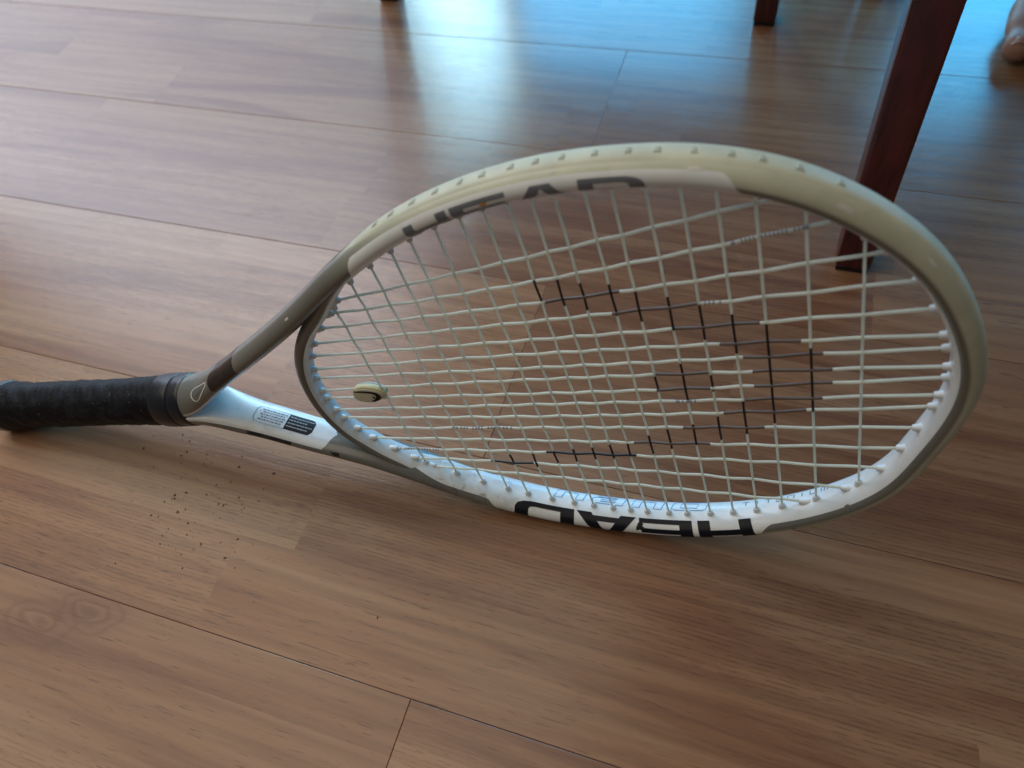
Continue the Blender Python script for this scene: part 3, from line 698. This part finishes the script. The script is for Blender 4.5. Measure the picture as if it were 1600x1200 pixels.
# the table the chair and stool stand under; its top is above the picture and shades the floor at the right
tb = empty('table', (.30, .50, 0)); tag(tb, 'dark wooden pedestal table standing over the chair and stool beyond the top edge', 'table')
V, F = box(-.80, .85, -.60, .46, .705, .735, .006); mesh('table_top', V, F, M['chair'], tb, smooth=False)
V, F = bar((-.02, .14, .03), (-.02, .14, .704), .13, .13, .10, .10); mesh('pedestal', V, F, M['chair'], tb, smooth=False)
V, F = box(-.27, .23, -.05, .33, 0, .03, .006); mesh('foot_plate', V, F, M['chair'], tb, smooth=False)
# ------------------------------------------------------------------ bare foot of a person at the right edge
def person():
    root = empty('person', (.3965, .1640, 0)); tag(root, 'person with a bare foot standing at the right edge of the picture', 'person'); root.rotation_euler.z = R(-10)
    # centre line of foot and shin: (x, y, z, half width, half height), relative to the root; the toes point to -y
    secs = [(-.002, -.135, .016, .040, .015), (-.002, -.120, .019, .045, .019), (-.001, -.095, .024, .047, .024), (.002, -.06, .029, .043, .029), (.004, -.02, .036, .037, .036), (.004, .02, .046, .034, .045), (.003, .050, .054, .032, .050), (.002, .072, .050, .028, .042), (.001, .083, .040, .018, .026)]
    V = []; F = []; n = 24
    def ringset(lst, axis='y'):
        st = len(V)
        for (x, y, z, w, h) in lst:
            for k in range(n):
                a = 2*math.pi*k/n; c, s = math.cos(a), math.sin(a)
                if axis == 'y': V.append((x+w*np.sign(c)*abs(c)**.85, y, max(0.0005, z+h*np.sign(s)*abs(s)**.85)))
                else: V.append((x+w*c, y+h*s, z))
        for i in range(len(lst)-1):
            for k in range(n): F.append((st+i*n+k, st+i*n+(k+1) % n, st+(i+1)*n+(k+1) % n, st+(i+1)*n+k))
        F.append(tuple(st+k for k in range(n))[::-1]); F.append(tuple(st+(len(lst)-1)*n+k for k in range(n)))
    ringset(secs)
    ringset([(.003, .050, .045, .030, .036), (.003, .050, .085, .031, .036), (.014, .052, .12, .035, .042), (.042, .056, .20, .046, .055), (.078, .060, .29, .054, .064), (.110, .058, .37, .050, .056), (.135, .050, .43, .052, .058), (.150, .048, .47, .056, .064)], 'z')
    toes = [(-.030, -.130, .0125, .058, .0135), (-.009, -.131, .0095, .052, .010), (.008, -.128, .009, .046, .0095), (.023, -.122, .0085, .039, .009), (.036, -.113, .008, .032, .0088)]
    for x, y, r, L, rz in toes:
        lst = []
        for t in np.linspace(0, 1, 9):
            yy = y+.02-(L*.78)*t; sc = [.75, .85, .9, .92, .95, 1.06, 1.05, .82, .35][int(round(t*8))]; zz = rz+.006*math.sin(math.pi*t)*(.6 if r < .012 else .3)
            lst.append((x-.002*t, yy, zz, r*sc, rz*sc*.95))
        ringset(lst)
    o = mesh('body', V, F, M['skin'], root)
    md = o.modifiers.new('remesh', 'REMESH'); md.mode = 'VOXEL'; md.voxel_size = .0028; md.use_smooth_shade = True
    sm = o.modifiers.new('smooth', 'SMOOTH'); sm.iterations = 6; sm.factor = .5
    x, y, r, L, rz = toes[0]; tipy = y+.02-L*.78
    nv = []; nf = []
    for i in range(5):
        for k in range(5):
            a = (k/4-.5)*1.7; nv.append((x-.002+r*.72*math.sin(a), tipy+.004+.012*i/4, rz+.0008+rz*1.02*math.cos(a)*(.78+.22*min(1, i/2))))
    for i in range(4):
        for k in range(4): nf.append((i*5+k, i*5+k+1, i*5+k+6, i*5+k+5))
    mesh('toenail', nv, nf, M['nail'], o)
person()
# ------------------------------------------------------------------ crumbs of dried earth below the shaft
cv = []; cf = []
def crumb(x, y, r):
    st = len(cv); bm = bmesh.new(); bmesh.ops.create_icosphere(bm, subdivisions=1, radius=r)
    sc = 1+1.2*rng.random(); an = rng.random()*math.pi
    for v in bm.verts:
        k = .7+.6*rng.random(); px, py = v.co.x*k*sc, v.co.y*k
        cv.append((x+px*math.cos(an)-py*math.sin(an), y+px*math.sin(an)+py*math.cos(an), r*.6+v.co.z*k*.8))
    bm.verts.index_update()
    for f in bm.faces: cf.append([st+v.index for v in f.verts])
    bm.free()
for k in range(190):
    t = rng.random(); x = -.222+.035*rng.standard_normal(); y = -.588+.028*rng.standard_normal()-.25*(x+.222)
    crumb(x, y, .00014+.00045*rng.random()**3.5)
for x, y in ((-.2333, -.5899), (-.2301, -.6306), (-.226, -.602), (-.2549, -.6521), (-.2706, -.5774), (-.2130, -.5780), (-.0539, -.6356), (-.2180, -.6110), (-.1750, -.6120)): crumb(x, y, .00045)
tag(mesh('earth_crumbs', cv, cf, M['crumb']), 'dark crumbs of dried earth scattered on the floor below the racket shaft', 'crumbs', kind='stuff')
